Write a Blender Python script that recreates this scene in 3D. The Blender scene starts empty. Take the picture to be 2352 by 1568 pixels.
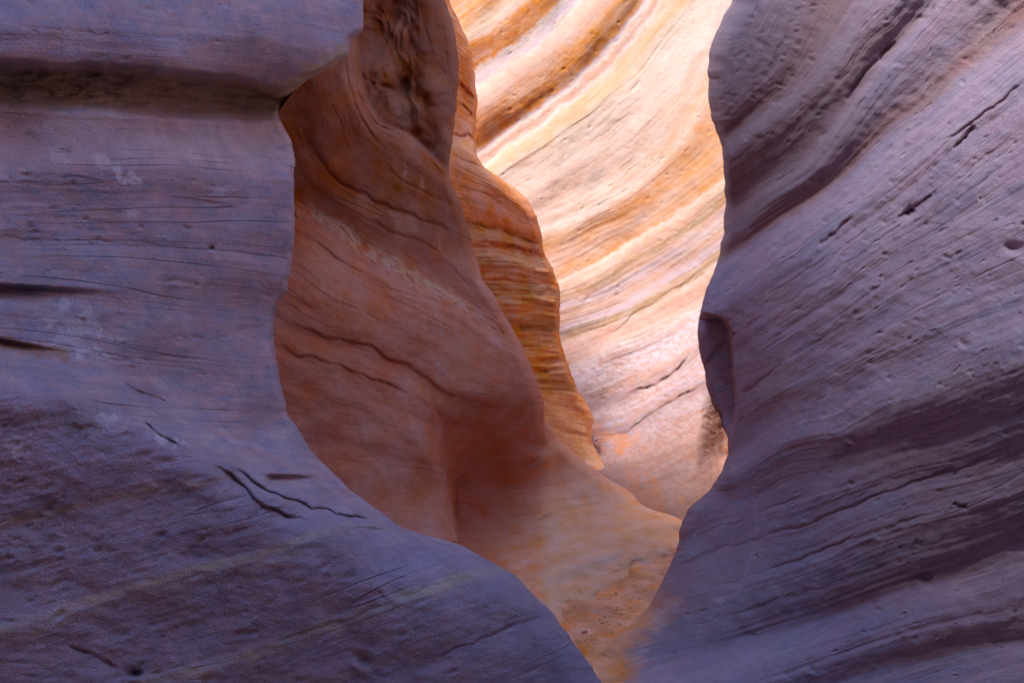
import bpy, math, random
import numpy as np
from mathutils import Vector

# ------------------------------------------------------------------ camera, sky, sun, exposure
W0, H0 = 2352.0, 1568.0            # working frame the rock outlines were measured in
FPX = 2037.0
PITCH = math.radians(-8.0)
CAMZ = 1.5
S = bpy.context.scene
C = S.collection
cam_d = bpy.data.cameras.new('camera'); cam = bpy.data.objects.new('camera', cam_d); C.objects.link(cam)
cam.location = (0, 0, CAMZ); cam.rotation_euler = (math.radians(90) + PITCH, 0, 0)
cam_d.sensor_width = 36.0; cam_d.lens = 36.0 * FPX / W0
cam_d.clip_start = 0.02; cam_d.clip_end = 500
S.camera = cam

SUN_DIR = Vector((-0.33, -0.17, 0.93)).normalized()      # towards the sun
elev = math.asin(SUN_DIR.z); azim = math.atan2(SUN_DIR.x, SUN_DIR.y)
w = bpy.data.worlds.new('World'); S.world = w; w.use_nodes = True
nt = w.node_tree; nt.nodes.clear()
sky = nt.nodes.new('ShaderNodeTexSky'); sky.sky_type = 'NISHITA'; sky.sun_disc = False
sky.sun_elevation = elev; sky.sun_rotation = azim; sky.ozone_density = 6.0; sky.air_density = 1.0; sky.dust_density = 0.0
bg = nt.nodes.new('ShaderNodeBackground'); bg.inputs[1].default_value = 0.15
wo = nt.nodes.new('ShaderNodeOutputWorld')
nt.links.new(sky.outputs[0], bg.inputs[0]); nt.links.new(bg.outputs[0], wo.inputs[0])
sl = bpy.data.lights.new('sun', 'SUN'); sl.energy = 2.0; sl.angle = math.radians(14); sl.color = (1.0, 0.93, 0.82)
so = bpy.data.objects.new('sun', sl); C.objects.link(so)
so.rotation_euler = SUN_DIR.to_track_quat('Z', 'Y').to_euler(); so.location = (0, 0, 12)
S.view_settings.view_transform = 'Standard'; S.view_settings.look = 'None'
S.view_settings.exposure = 2.5; S.view_settings.gamma = 1.0
S.render.engine = 'CYCLES'
S.cycles.max_bounces = 8; S.cycles.diffuse_bounces = 6; S.cycles.glossy_bounces = 2
S.cycles.use_denoising = True
S.cycles.caustics_reflective = False; S.cycles.caustics_refractive = False

cp, sp_ = math.cos(PITCH), math.sin(PITCH)
def world(px, py, d):
    """measured point at z-depth d (metres) -> world metres"""
    px = np.asarray(px, float); py = np.asarray(py, float); d = np.asarray(d, float)
    cx = (px - W0 / 2) / FPX * d; cy = -(py - H0 / 2) / FPX * d
    return np.stack([cx, d * cp - cy * sp_, CAMZ + cy * cp + d * sp_], -1)
def floor_depth(py, z=0.0):
    down = cp * (np.asarray(py, float) - H0 / 2) / FPX - sp_
    return (CAMZ - z) / np.maximum(down, 0.02)

# ------------------------------------------------------------------ numeric helpers
_rs = np.random.RandomState(7)
_perm = np.concatenate([_rs.permutation(256)] * 2)
_ga = _rs.rand(256) * 2 * np.pi
_gx, _gy = np.cos(_ga), np.sin(_ga)
def perlin(x, y, seed=0):
    x = np.asarray(x, float) + seed * 17.31; y = np.asarray(y, float) + seed * 9.77
    xi = np.floor(x).astype(int); yi = np.floor(y).astype(int)
    xf, yf = x - xi, y - yi
    u = xf**3 * (xf * (xf * 6 - 15) + 10); v = yf**3 * (yf * (yf * 6 - 15) + 10)
    def g(a, b):
        h = _perm[_perm[(xi + a) & 255] + ((yi + b) & 255)]
        return _gx[h] * (xf - a) + _gy[h] * (yf - b)
    a = g(0, 0) * (1 - u) + g(1, 0) * u; b = g(0, 1) * (1 - u) + g(1, 1) * u
    return (a * (1 - v) + b * v) * 1.5
def fbm(x, y, o=4, seed=0, gain=.5):
    r = 0; a = 1
    for k in range(o):
        r = r + a * perlin(x * 2**k, y * 2**k, seed + k * 3); a *= gain
    return r
def sm(a, b, x):
    t = np.clip((np.asarray(x, float) - a) / (b - a), 0, 1); return t * t * (3 - 2 * t)
def tps(pts, vals, lam=0.0):
    p = np.array(pts, float) / 500.0; v = np.array(vals, float); n = len(p)
    def U(r2): return r2 * np.log(r2 + 1e-9)
    K = U(((p[:, None] - p[None]) ** 2).sum(-1)) + lam * np.eye(n)
    P = np.c_[np.ones(n), p]
    A = np.zeros((n + 3, n + 3)); A[:n, :n] = K; A[:n, n:] = P; A[n:, :n] = P.T
    c = np.linalg.solve(A, np.r_[v, 0, 0, 0])
    def f(x, y):
        x = np.asarray(x, float) / 500.0; y = np.asarray(y, float) / 500.0
        r = c[n] + c[n + 1] * x + c[n + 2] * y
        for k in range(n):
            r = r + c[k] * U((x - p[k, 0])**2 + (y - p[k, 1])**2)
        return r
    return f
def depth_field(l): return tps([q[:2] for q in l], [q[2] for q in l], 0.002)
def strata_field(lines, lam=0.003):
    pts = []; vals = []
    for t, l in lines:
        for q in l: pts.append(q); vals.append(t)
    return tps(pts, vals, lam)
def ramp(t, knots):
    k = np.array([q[0] for q in knots], float); v = np.array([np.atleast_1d(q[1]) for q in knots], float)
    return np.stack([np.interp(t, k, v[:, i]) for i in range(v.shape[1])], -1)
def relief(knots, tmin=-1500, tmax=3000, hp=160, soft=12):
    """profile of the wall across its beds: integrate how far each bed tilts up (+) or down (-)"""
    t = np.arange(tmin, tmax, 1.0)
    b = ramp(t, knots)[:, 0]
    k = np.exp(-np.linspace(-2, 2, 2 * soft + 1)**2); k /= k.sum()
    b = np.convolve(b, k, 'same')
    h = np.cumsum(b)
    n = int(hp * 6); g = np.exp(-(np.arange(-n, n + 1) / (hp * 2.0))**2 / 2); g /= g.sum()
    hpad = np.pad(h, n, mode='edge')
    h = h - np.convolve(hpad, g, 'valid')
    return lambda tt: np.interp(tt, t, h)
def crack_disp(X, Y, cracks):
    """cracks: (pts, half width, groove, lip, lip width, wobble)"""
    D = np.zeros_like(X)
    for ci, (pts, wd, gr, lip, lw) in enumerate(cracks):
        wx = fbm(X / 46, Y / 46, 3, 40 + ci) * 6
        best = np.full(X.shape, 1e9); side = np.zeros_like(X); par = np.zeros_like(X)
        L = [math.dist(pts[i], pts[i + 1]) for i in range(len(pts) - 1)]; tot = sum(L); acc = 0
        for i in range(len(pts) - 1):
            (x0, y0), (x1, y1) = pts[i], pts[i + 1]
            dx, dy = x1 - x0, y1 - y0; l2 = dx * dx + dy * dy
            u = np.clip(((X - x0) * dx + (Y + wx - y0) * dy) / l2, 0, 1)
            ex = X - (x0 + u * dx); ey = Y + wx - (y0 + u * dy)
            d = np.hypot(ex, ey); m = d < best
            best = np.where(m, d, best); par = np.where(m, (acc + u * L[i]) / tot, par)
            cr = dx * ey - dy * ex
            side = np.where(m, np.sign(cr) * (1 if dx > 0 else -1), side)      # + = below the crack
            acc += L[i]
        fade = np.clip(np.minimum(par, 1 - par) * 7, 0, 1)**.7 * (0.75 + 0.35 * fbm(par * 5, par * 0 + ci, 2, 5))
        D += fade * gr * np.exp(-(best / wd)**2)
        D += fade * lip * np.where(side > 0, np.exp(-best / lw), np.exp(-(best / (wd * .8))**2) * .5) * (best < lw * 6)
    return D

def rows(y0, y1, step=3.0, top=-900, bottom=2700, outs=26.0):
    a = np.arange(top, y0, outs); b = np.arange(y0, y1, step); c = np.arange(y1, bottom + outs, outs)
    return np.concatenate([a, b, c])
def make_mesh(name, V, mask_rows, col, uv, mat):
    nr, nc = V.shape[:2]
    me = bpy.data.meshes.new(name)
    idx = np.arange(nr * nc).reshape(nr, nc)
    q = np.stack([idx[:-1, :-1], idx[:-1, 1:], idx[1:, 1:], idx[1:, :-1]], -1).reshape(-1, 4)
    me.vertices.add(nr * nc); me.vertices.foreach_set('co', V.reshape(-1).astype(np.float32))
    me.loops.add(q.size); me.loops.foreach_set('vertex_index', q.reshape(-1).astype(np.int32))
    me.polygons.add(len(q)); me.polygons.foreach_set('loop_start', (np.arange(len(q)) * 4).astype(np.int32))
    me.polygons.foreach_set('loop_total', np.full(len(q), 4, np.int32))
    me.update(calc_edges=True)
    me.polygons.foreach_set('use_smooth', np.ones(len(q), bool))
    a = me.attributes.new('stone', 'FLOAT_COLOR', 'POINT')
    cc = np.concatenate([col.reshape(-1, 3), np.ones((nr * nc, 1))], 1)
    a.data.foreach_set('color', cc.reshape(-1).astype(np.float32))
    b = me.attributes.new('bed', 'FLOAT_VECTOR', 'POINT')
    b.data.foreach_set('vector', uv.reshape(-1).astype(np.float32))
    me.materials.append(mat)
    o = bpy.data.objects.new(name, me); C.objects.link(o)
    return o

# ------------------------------------------------------------------ stone material
def stone(name, lam=0.16, lam_scale=1.0, grain=0.10, pit=0.5, pit_scale=26.0, bump=1.0, mott=0.12, lam_bump=0.6, pit_amt=1.0, line_amt=.22, gb=.25):
    m = bpy.data.materials.new(name); m.use_nodes = True; n = m.node_tree; n.nodes.clear(); L = n.links.new
    def N(t, **k):
        q = n.nodes.new(t)
        for a, b in k.items(): setattr(q, a, b)
        return q
    out = N('ShaderNodeOutputMaterial'); bs = N('ShaderNodeBsdfPrincipled')
    bs.inputs['Roughness'].default_value = 0.88; bs.inputs['Specular IOR Level'].default_value = 0.22
    L(bs.outputs[0], out.inputs[0])
    at = N('ShaderNodeAttribute', attribute_name='stone'); bed = N('ShaderNodeAttribute', attribute_name='bed')
    tc = N('ShaderNodeTexCoord')
    def noise(vec, scale, detail=4, rough=.6, dist=0.0):
        q = N('ShaderNodeTexNoise'); q.inputs['Scale'].default_value = scale; q.inputs['Detail'].default_value = detail
        q.inputs['Roughness'].default_value = rough; q.inputs['Distortion'].default_value = dist; L(vec, q.inputs['Vector']); return q.outputs[0]
    def mapr(v, a, b, c, d):
        q = N('ShaderNodeMapRange'); q.inputs[1].default_value = a; q.inputs[2].default_value = b; q.inputs[3].default_value = c; q.inputs[4].default_value = d
        L(v, q.inputs[0]); return q.outputs[0]
    def math_(op, a, b):
        q = N('ShaderNodeMath', operation=op)
        for i, z in enumerate((a, b)):
            if hasattr(z, 'links'): L(z, q.inputs[i])
            else: q.inputs[i].default_value = z
        return q.outputs[0]
    def vmul(v, s):
        q = N('ShaderNodeVectorMath', operation='MULTIPLY'); L(v, q.inputs[0]); q.inputs[1].default_value = s; return q.outputs[0]
    # thin laminae that follow the beds
    l1 = noise(vmul(bed.outputs['Vector'], (1.2, 26 * lam_scale, 1)), 1.0, 5, .65, .2)
    l2 = noise(vmul(bed.outputs['Vector'], (2.2, 95 * lam_scale, 1)), 1.0, 3, .6, .15)
    brk = noise(tc.outputs['Object'], 2.2, 3)
    lamv = math_('ADD', math_('MULTIPLY', mapr(l1, .3, .7, -1, 1), lam), math_('MULTIPLY', mapr(l2, .3, .7, -1, 1), math_('MULTIPLY', mapr(brk, .35, .65, 0, 1), lam * .9)))
    g = noise(tc.outputs['Object'], 270, 3, .7)
    mo = noise(tc.outputs['Object'], 5.5, 5, .62, .4)
    mo2 = noise(tc.outputs['Object'], 22, 4, .65, .2)
    tot = math_('ADD', math_('ADD', lamv, math_('MULTIPLY', mapr(g, .3, .7, -1, 1), grain)),
                math_('ADD', math_('MULTIPLY', mapr(mo, .3, .7, -1, 1), mott), math_('MULTIPLY', mapr(mo2, .3, .7, -1, 1), mott * .8)))
    fac = math_('ADD', tot, 1.0)
    vm = N('ShaderNodeVectorMath', operation='SCALE'); L(at.outputs['Color'], vm.inputs[0]); L(fac, vm.inputs['Scale'])
    # crisp bedding-plane lines, broken along their length
    lv = vmul(bed.outputs['Vector'], (.22, 5.2 * lam_scale, 1)); ln = noise(lv, 1.0, 2.2, .45, .0); lines = None
    lmask = mapr(noise(tc.outputs['Object'], 3.1, 4, .6), .46, .62, 0, 1)
    for lev, wd_ in ((.5, .0042), (.43, .0032), (.575, .0032)):
        b_ = mapr(math_('ABSOLUTE', math_('SUBTRACT', ln, lev), 0), 0, wd_, 1, 0)
        lines = b_ if lines is None else math_('MAXIMUM', lines, b_)
    lines = math_('MULTIPLY', lines, lmask)
    dk = N('ShaderNodeVectorMath', operation='SCALE'); L(vm.outputs[0], dk.inputs[0]); L(math_('SUBTRACT', 1.0, math_('MULTIPLY', lines, line_amt)), dk.inputs['Scale']); vm = dk
    # slight hue drift: iron-rich and bleached patches
    hs = N('ShaderNodeHueSaturation'); L(vm.outputs[0], hs.inputs['Color'])
    L(mapr(noise(tc.outputs['Object'], 9, 5, .6), .3, .7, .86, 1.16), hs.inputs['Saturation'])
    L(mapr(noise(tc.outputs['Object'], 4, 4, .6),   .3, .7, .496, .504), hs.inputs['Hue'])
    L(hs.outputs[0], bs.inputs['Base Color'])
    # surface relief: grain, laminae, small pits
    warp = N('ShaderNodeVectorMath', operation='ADD'); L(vmul(bed.outputs['Vector'], (1.0, 1.9, 1)), warp.inputs[0])
    wn = N('ShaderNodeTexNoise'); wn.inputs['Scale'].default_value = 14; L(tc.outputs['Object'], wn.inputs['Vector'])
    L(vmul(wn.outputs['Color'], (.05, .05, 0)), warp.inputs[1])
    vo = N('ShaderNodeTexVoronoi'); vo.inputs['Scale'].default_value = pit_scale; L(warp.outputs[0], vo.inputs['Vector'])
    vr = N('ShaderNodeSeparateColor'); L(vo.outputs['Color'], vr.inputs[0])
    size = mapr(vr.outputs[0], .55, 1, 0, .34)
    pitv = math_('MULTIPLY', mapr(math_('SUBTRACT', vo.outputs['Distance'], size), -.16, .02, -1, 0), pit)
    h = math_('ADD', math_('MULTIPLY', mapr(l1, 0, 1, 0, 1), lam_bump), math_('MULTIPLY', l2, lam_bump * .35))
    h = math_('ADD', h, math_('MULTIPLY', lines, -.45)); h = math_('ADD', h, math_('MULTIPLY', g, gb)); h = math_('ADD', h, math_('MULTIPLY', mo2, .55))
    h = math_('ADD', h, math_('MULTIPLY', noise(tc.outputs['Object'], 60, 3, .6), .25))
    h = math_('ADD', h, math_('MULTIPLY', pitv, pit_amt))
    bp = N('ShaderNodeBump'); bp.inputs['Strength'].default_value = 1.0; bp.inputs['Distance'].default_value = 0.012 * bump
    L(h, bp.inputs['Height']); L(bp.outputs[0], bs.inputs['Normal'])
    return m

def tidy(o, label, cat, group=None, kind=None):
    o['label'] = label; o['category'] = cat
    if group: o['group'] = group
    if kind: o['kind'] = kind

def build_wall(name, mat, x_far, edge, wpx, rdep, depth, tfield, colour, disp, ys, ncol, side=1,
               back=(260, 1.4), plateau=None, rise=None, passage=None, wig=2.0, seed=0, wide=None, ntail=4, clampf=None, lift=0):
    """one wall of rock: front face from x_far (out of frame or hidden) to its free edge,
    a rounded edge and a back face, a plateau on top and, for the near walls, an unseen passage added behind the camera."""
    ey = np.array([p[1] for p in edge], float); ex = np.array([p[0] for p in edge], float)
    yy = np.arange(ys[0] - 60, ys[-1] + 60, 2.0)
    exx = np.interp(yy, ey, ex); k = np.exp(-np.linspace(-2, 2, 15)**2); k /= k.sum()
    exx = np.convolve(np.pad(exx, 7, mode='edge'), k, 'valid')
    xs = np.interp(ys, yy, exx)
    slope = np.gradient(xs, ys)
    xs = xs + wig * fbm(ys / 34.0, ys * 0 + seed, 3, seed + 1, .5) + (.5 * fbm(ys / 10.0, ys * 0 + seed, 2, seed + 5, .5) if wig else 0)
    wp = np.interp(ys, [p[0] for p in wpx], [p[1] for p in wpx]) * np.sqrt(1 + np.clip(slope, -3, 3)**2)
    rd = np.interp(ys, [p[0] for p in rdep], [p[1] for p in rdep])
    nf, nb = 14, 10
    u = np.linspace(0, 1, ncol)
    if wide is not None: u = wide(u)
    xi = xs - side * wp
    Xf = x_far + (xi - x_far)[:, None] * u[None]
    phi = np.linspace(0, math.pi / 2, nf + 1)[1:]
    Xw = xi[:, None] + side * wp[:, None] * np.sin(phi)[None]
    Ew = rd[:, None] * (1 - np.cos(phi))[None]
    phib = np.linspace(math.pi / 2, math.pi, nb + 1)[1:]
    Xb = xi[:, None] + side * wp[:, None] * np.sin(phib)[None]
    Eb = rd[:, None] * (1 - np.cos(phib))[None]
    tl = np.linspace(0, 1, ntail + 1)[1:]
    Xt = xi[:, None] - side * back[0] * tl[None]; Et = 2 * rd[:, None] + back[1] * tl[None]
    X = np.concatenate([Xf, Xw, Xb, Xt], 1); E = np.concatenate([Xf * 0, Ew, Eb, Et], 1)
    Y = np.repeat(ys[:, None], X.shape[1], 1)
    XE = np.concatenate([Xf, Xw, np.repeat(Xw[:, -1:], nb + ntail, 1)], 1)      # where the face properties are sampled
    D = depth(XE, Y)
    T = tfield(XE, Y)
    att = np.ones_like(X); att[:, ncol:ncol + nf] = np.cos(phi)[None]**.5 * .7 + .3; att[:, ncol + nf:] = .3
    D = D + disp(XE, Y, T) * att
    if clampf is not None: D = clampf(XE, Y, D)
    D = D + E
    col = colour(XE, Y, T)
    sc = D * 0 + 3.0
    Sx = (XE - x_far) / FPX * sc + np.concatenate([Xf * 0, Ew, Eb, Et], 1)
    uv = np.stack([Sx, T / FPX * sc, X * 0 + seed], -1)
    V = world(X, Y, D)
    foot = V[-1:].copy(); foot[..., 2] = np.minimum(foot[..., 2], -.35)
    V = np.concatenate([V, foot], 0); col = np.concatenate([col, col[-1:]], 0); uv = np.concatenate([uv, uv[-1:]], 0)
    # unseen upper wall above the frame, height and overhang shaped to block the sun
    if rise is not None:
        add = []
        for (dx, dy, z) in rise:
            q = V[:1].copy(); near = 1 - sm(3.1, 3.8, q[..., 1]); q[..., 0] += (dx + .12 * np.sin(q[..., 1] * 1.7 + z)) * near; q[..., 1] += dy
            q[..., 2] = V[0, :, 2] + (z + .2 * np.sin(q[..., 1] * 1.3) - V[0, :, 2]) * near
            add.append(q)
        k = len(add); V = np.concatenate(add[::-1] + [V], 0); col = np.concatenate([col[:1]] * k + [col], 0)
        uv = np.concatenate([uv[:1] - np.array([0, .8 * (k - i), 0]) for i in range(k)] + [uv], 0)
    # top plateau: lead the highest row away from the canyon
    if plateau is not None:
        off = np.array(plateau, float)
        add = [V[:1] + off * f + np.array([0, 0, .25 * math.sin(f * 3)]) for f in (1.0, .55, .2, .05)]
        V = np.concatenate(add + [V], 0); col = np.concatenate([col[:1]] * 4 + [col], 0); uv = np.concatenate([uv[:1]] * 4 + [uv], 0)
    if passage is not None:  # unseen rock behind the camera, added to shape the light
        base = V[:, :1]; add = []
        for (dx, y, mixx) in passage[::-1]:
            q = base.copy(); q[..., 1] = y + (base[..., 1] - base[..., 1].mean()) * .1
            q[..., 0] = base[..., 0] * mixx + dx + .10 * np.sin(base[..., 2] * 2.3 + y)
            if lift: q[..., 2] += lift * min(base[..., 1].mean() - y, 2.6) * sm(.2, .8, q[..., 2])
            add.append(q)
        V = np.concatenate(add + [V], 1)
        k = len(add)
        col = np.concatenate([np.repeat(col[:, :1], k, 1), col], 1); uv = np.concatenate([np.repeat(uv[:, :1], k, 1), uv], 1)
    return make_mesh(name, V, None, col, uv, mat)

def mixc(c, d, f): return c * (1 - f[..., None]) + np.array(d) * f[..., None]
def blob(X, Y, x, y, rx, ry, rot=0, seed=0, rag=.5):
    c, s = math.cos(math.radians(rot)), math.sin(math.radians(rot))
    u = ((X - x) * c + (Y - y) * s) / rx; v = (-(X - x) * s + (Y - y) * c) / ry
    r = np.hypot(u, v) + rag * fbm(X / 30, Y / 30, 4, seed, .6)
    return 1 - sm(.6, 1.15, r)

# ================================================================== LEFT NEAR WALL
PURPLE = (.385, .272, .30)  # mauve base: the blue of the sky light put into the stone colour
crest_x = [-900, 0, 150, 250, 400, 500, 640, 760, 920, 1060, 1400]
crest_y = [820, 885, 905, 955, 1012, 1062, 1125, 1168, 1212, 1252, 1330]
tA1 = strata_field([
    (-60, [(-400, -80), (0, -80), (400, -70), (700, -40), (835, 15)]),
    (60, [(-400, 45), (0, 55), (400, 75), (700, 95), (820, 120)]),
    (150, [(-400, 150), (0, 150), (300, 160), (660, 190)]),
    (250, [(-400, 240), (0, 240), (300, 255), (500, 266), (640, 272)]),
    (390, [(-400, 380), (0, 378), (400, 375), (670, 382)]),
    (560, [(-400, 545), (0, 545), (400, 562), (665, 590)]),
    (665, [(-400, 645), (0, 655), (300, 672), (640, 702)]),
    (790, [(-400, 770), (0, 778), (300, 812), (630, 835)]),
    (900, [(-400, 870), (0, 880), (300, 915), (650, 940)]),
    (1100, [(0, 1080), (300, 1100), (800, 1120)]),
    (-700, [(0, -700), (800, -700)]), (2300, [(0, 2300), (1400, 2300)])])
tA2 = strata_field([
    (1150, [(0, 1209), (48, 1197), (265, 1144), (510, 1098), (700, 1050)]),
    (1330, [(0, 1447), (212, 1378), (478, 1298), (786, 1202), (900, 1165)]),
    (1480, [(0, 1680), (478, 1530), (824, 1412), (984, 1350), (1143, 1305)]),
    (1580, [(620, 1640), (984, 1516), (1265, 1404)]),
    (1000, [(0, 1000), (400, 920)]), (2300, [(0, 2500), (1400, 2200)])])
def below_crest(X, Y, wd=26):
    c = np.interp(X, crest_x, crest_y); return sm(-wd, wd, Y - c)
def tA(X, Y):
    m = below_crest(X, Y); return tA1(X, Y) * (1 - m) + tA2(X, Y) * m
dA = depth_field([
    (-400, -900, 2.3), (300, -900, 2.9), (840, -900, 3.5),
    (-400, -300, 1.75), (300, -300, 2.25), (840, -300, 2.95),
    (-400, 0, 1.5), (0, 0, 1.75), (400, 0, 2.08), (835, 0, 2.7),
    (-400, 130, 1.44), (0, 130, 1.68), (400, 130, 2.0), (700, 130, 2.42),
    (-400, 300, 1.5), (0, 300, 1.78), (400, 300, 2.12), (650, 300, 2.52),
    (-400, 390, 1.48), (0, 390, 1.74), (400, 390, 2.07), (670, 390, 2.46),
    (-400, 640, 1.42), (0, 640, 1.66), (400, 640, 1.99), (660, 640, 2.41),
    (-400, 740, 1.38), (0, 740, 1.62), (400, 740, 1.97), (630, 740, 2.38),
    (-400, 840, 1.30), (0, 870, 1.50), (200, 860, 1.68), (400, 880, 1.93), (640, 880, 2.32),
    (300, 975, 1.70), (400, 1005, 1.78), (600, 1000, 2.16), (720, 1050, 2.30),
    (500, 1065, 1.84), (640, 1125, 1.96), (800, 1130, 2.3), (800, 1175, 2.1), (920, 1210, 2.22), (1060, 1250, 2.28),
    (0, 1000, 1.43), (200, 1080, 1.54), (400, 1150, 1.69), (700, 1250, 1.88), (1000, 1330, 2.07), (1180, 1370, 2.2),
    (0, 1300, 1.42), (400, 1400, 1.66), (800, 1470, 1.90), (1200, 1520, 2.15),
    (-400, 1300, 1.2), (-400, 1600, 1.16), (0, 1600, 1.39), (400, 1650, 1.62), (800, 1700, 1.86), (1200, 1700, 2.1), (1450, 1700, 2.3),
    (-400, 2700, 1.05), (400, 2700, 1.35), (1000, 2700, 1.65), (1700, 2700, 2.1)])
rA = relief([(-800, 0), (-60, 0), (-40, .15), (60, .1), (80, -.3), (110, .1), (140, -.2), (270, 0), (300, .3), (360, .45), (400, .1), (430, -.25), (540, -.1), (560, -.35), (570, .2), (640, -.15),
             (700, .2), (760, .1), (820, 0), (900, .1), (1000, 0), (1140, 0), (1150, -.3), (1160, .2), (1300, 0), (1330, .3), (1345, -.2), (1470, 0), (1480, .25), (1495, -.25), (1580, -.3), (1590, .3), (1650, 0)])
cracksA = [
    ([(280, 875), (330, 905), (390, 930)], 3, .012, .016, 12),
    ([(330, 970), (380, 1005), (412, 1022)], 3, .01, .018, 12),
    ([(490, 1065), (530, 1085), (575, 1135), (610, 1165), (700, 1190)], 5, .006, .05, 46),
    ([(535, 1075), (580, 1103), (640, 1135), (720, 1165), (800, 1182), (860, 1190)], 5, .010, .06, 46),
    ([(860, 1184), (900, 1200), (935, 1214)], 5, .05, .07, 16),
    ([(150, 552), (400, 566), (520, 577), (668, 594)], 2.5, .004, .005, 10),
    ([(0, 545), (100, 552), (200, 556)], 2.5, .004, .004, 10),
    ([(560, 1195), (650, 1165), (800, 1135)], 2.5, .004, .004, 10),
    ([(984, 1516), (1120, 1460), (1265, 1404)], 3, .008, .012, 14),
    ([(160, 812), (300, 815), (440, 822), (630, 838)], 2.2, .003, .003, 8),
    ([(450, 0), (600, 30), (720, 62), (830, 95)], 2.2, .004, .004, 8),
    ([(30, 60), (180, 72), (330, 90)], 2.2, .004, .004, 8),
    ([(612, 1479), (824, 1412), (984, 1346), (1143, 1310)], 2.5, .005, .006, 12),
    ([(150, 1480), (230, 1510), (270, 1535)], 4, .012, .015, 12),
    ([(380, 958), (340, 935)], 3, .01, .01, 12),
]
_prs = random.Random(5)
def pits(X, Y, lst):
    D = np.zeros_like(X)
    for (x, y, r, dp, rot, asp) in lst:
        m = (np.abs(X - x) < r * asp * 2.6) & (np.abs(Y - y) < r * asp * 2.6)
        if not m.any(): continue
        c, s = math.cos(rot), math.sin(rot); a = X[m] - x; b = Y[m] - y
        u = (a * c + b * s) / (r * asp); v = (-a * s + b * c) / r
        q = u * u + v * v
        D[m] += dp * np.exp(-q * 1.2) - dp * .35 * np.exp(-((u)**2 + (v - 1.4)**2) * 1.6)
    return D
pitA = [(735 / 1568 * 1050 + 240, 565, 9, .03, 0.2, 1.3), (485, 570, 6, .02, 0, 1.2), (835, 1515, 14, .022, .6, 1.3), (915, 1360, 14, .010, .5, 1.2), (870, 1365, 10, .007, .4, 1.3), (310, 1545, 10, .03, 0, 1.6)]
for _ in range(230):
    x = _prs.uniform(0, 1250); y = _prs.uniform(950, 1568)
    if y < np.interp(x, crest_x, crest_y) + 25: continue
    pitA.append((x, y, _prs.uniform(4, 9), _prs.uniform(.0015, .006), _prs.uniform(-.7, -.2), _prs.uniform(1.2, 2.6)))
for _ in range(90):
    pitA.append((_prs.uniform(0, 650), _prs.uniform(0, 900), _prs.uniform(3, 7), _prs.uniform(.002, .007), _prs.uniform(-.1, .2), _prs.uniform(1.2, 3)))
def dispA(X, Y, T):
    r = -rA(T + 8 * fbm(X / 300, Y / 300, 2, 3)) * .0011
    # deep undercut between the two upper beds, opening to the left
    up = np.interp(X, [-400, 0, 200, 400, 560, 640, 700], [140, 148, 158, 176, 190, 205, 205])
    lo = np.interp(X, [-400, 0, 200, 400, 560, 640, 700], [240, 246, 256, 272, 280, 270, 262])
    wav = 5 * fbm(X / 90, Y * 0, 3, 11)
    m = sm(up - 16, up + 20, Y + wav * 1.4) * (1 - sm(lo - 42, lo + 10, Y + wav * .5))
    r = r + m * np.interp(X, [-400, 0, 250, 450, 600], [.10, .11, .13, .19, .20]) + m * .02 * fbm(X / 60, Y / 12, 3, 93)
    m2 = sm(648, 662, Y - X * .06) * (1 - sm(664, 712, Y - X * .06)) * (1 - sm(-40, 330, X)); r = r + m2 * .045
    yl = Y - np.interp(X, [-100, 0, 60, 150, 220], [768, 780, 792, 806, 830]); m4 = sm(-7, 6, yl) * (1 - sm(6, 40, yl)) * (1 - sm(0, 190, X)); r = r + m4 * .035
    m3 = sm(1085, 1098, Y - (X - 610) * .02) * (1 - sm(1098, 1136, Y - (X - 610) * .02)) * sm(605, 625, X) * (1 - sm(660, 760, X)); r = r + m3 * .055
    yc = Y - np.interp(X, crest_x, crest_y); kk = 1 - sm(650, 950, X)
    r = r + kk * (-.040 * np.exp(-(yc / 85)**2) + .045 * sm(-5, 260, yc) + .02 * np.exp(-((yc + 110) / 60)**2))
    r = r + .5 * crack_disp(X, Y, cracksA) + pits(X, Y, pitA)
    r = r + .016 * fbm(X / 300, Y / 150, 2, 21) * (1 - .5 * below_crest(X, Y)) + .0022 * fbm(X / 60, Y / 34, 3, 22) * (0.4 + below_crest(X, Y)) + .0010 * fbm(X / 200, T / 7, 3, 23)
    return r
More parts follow.
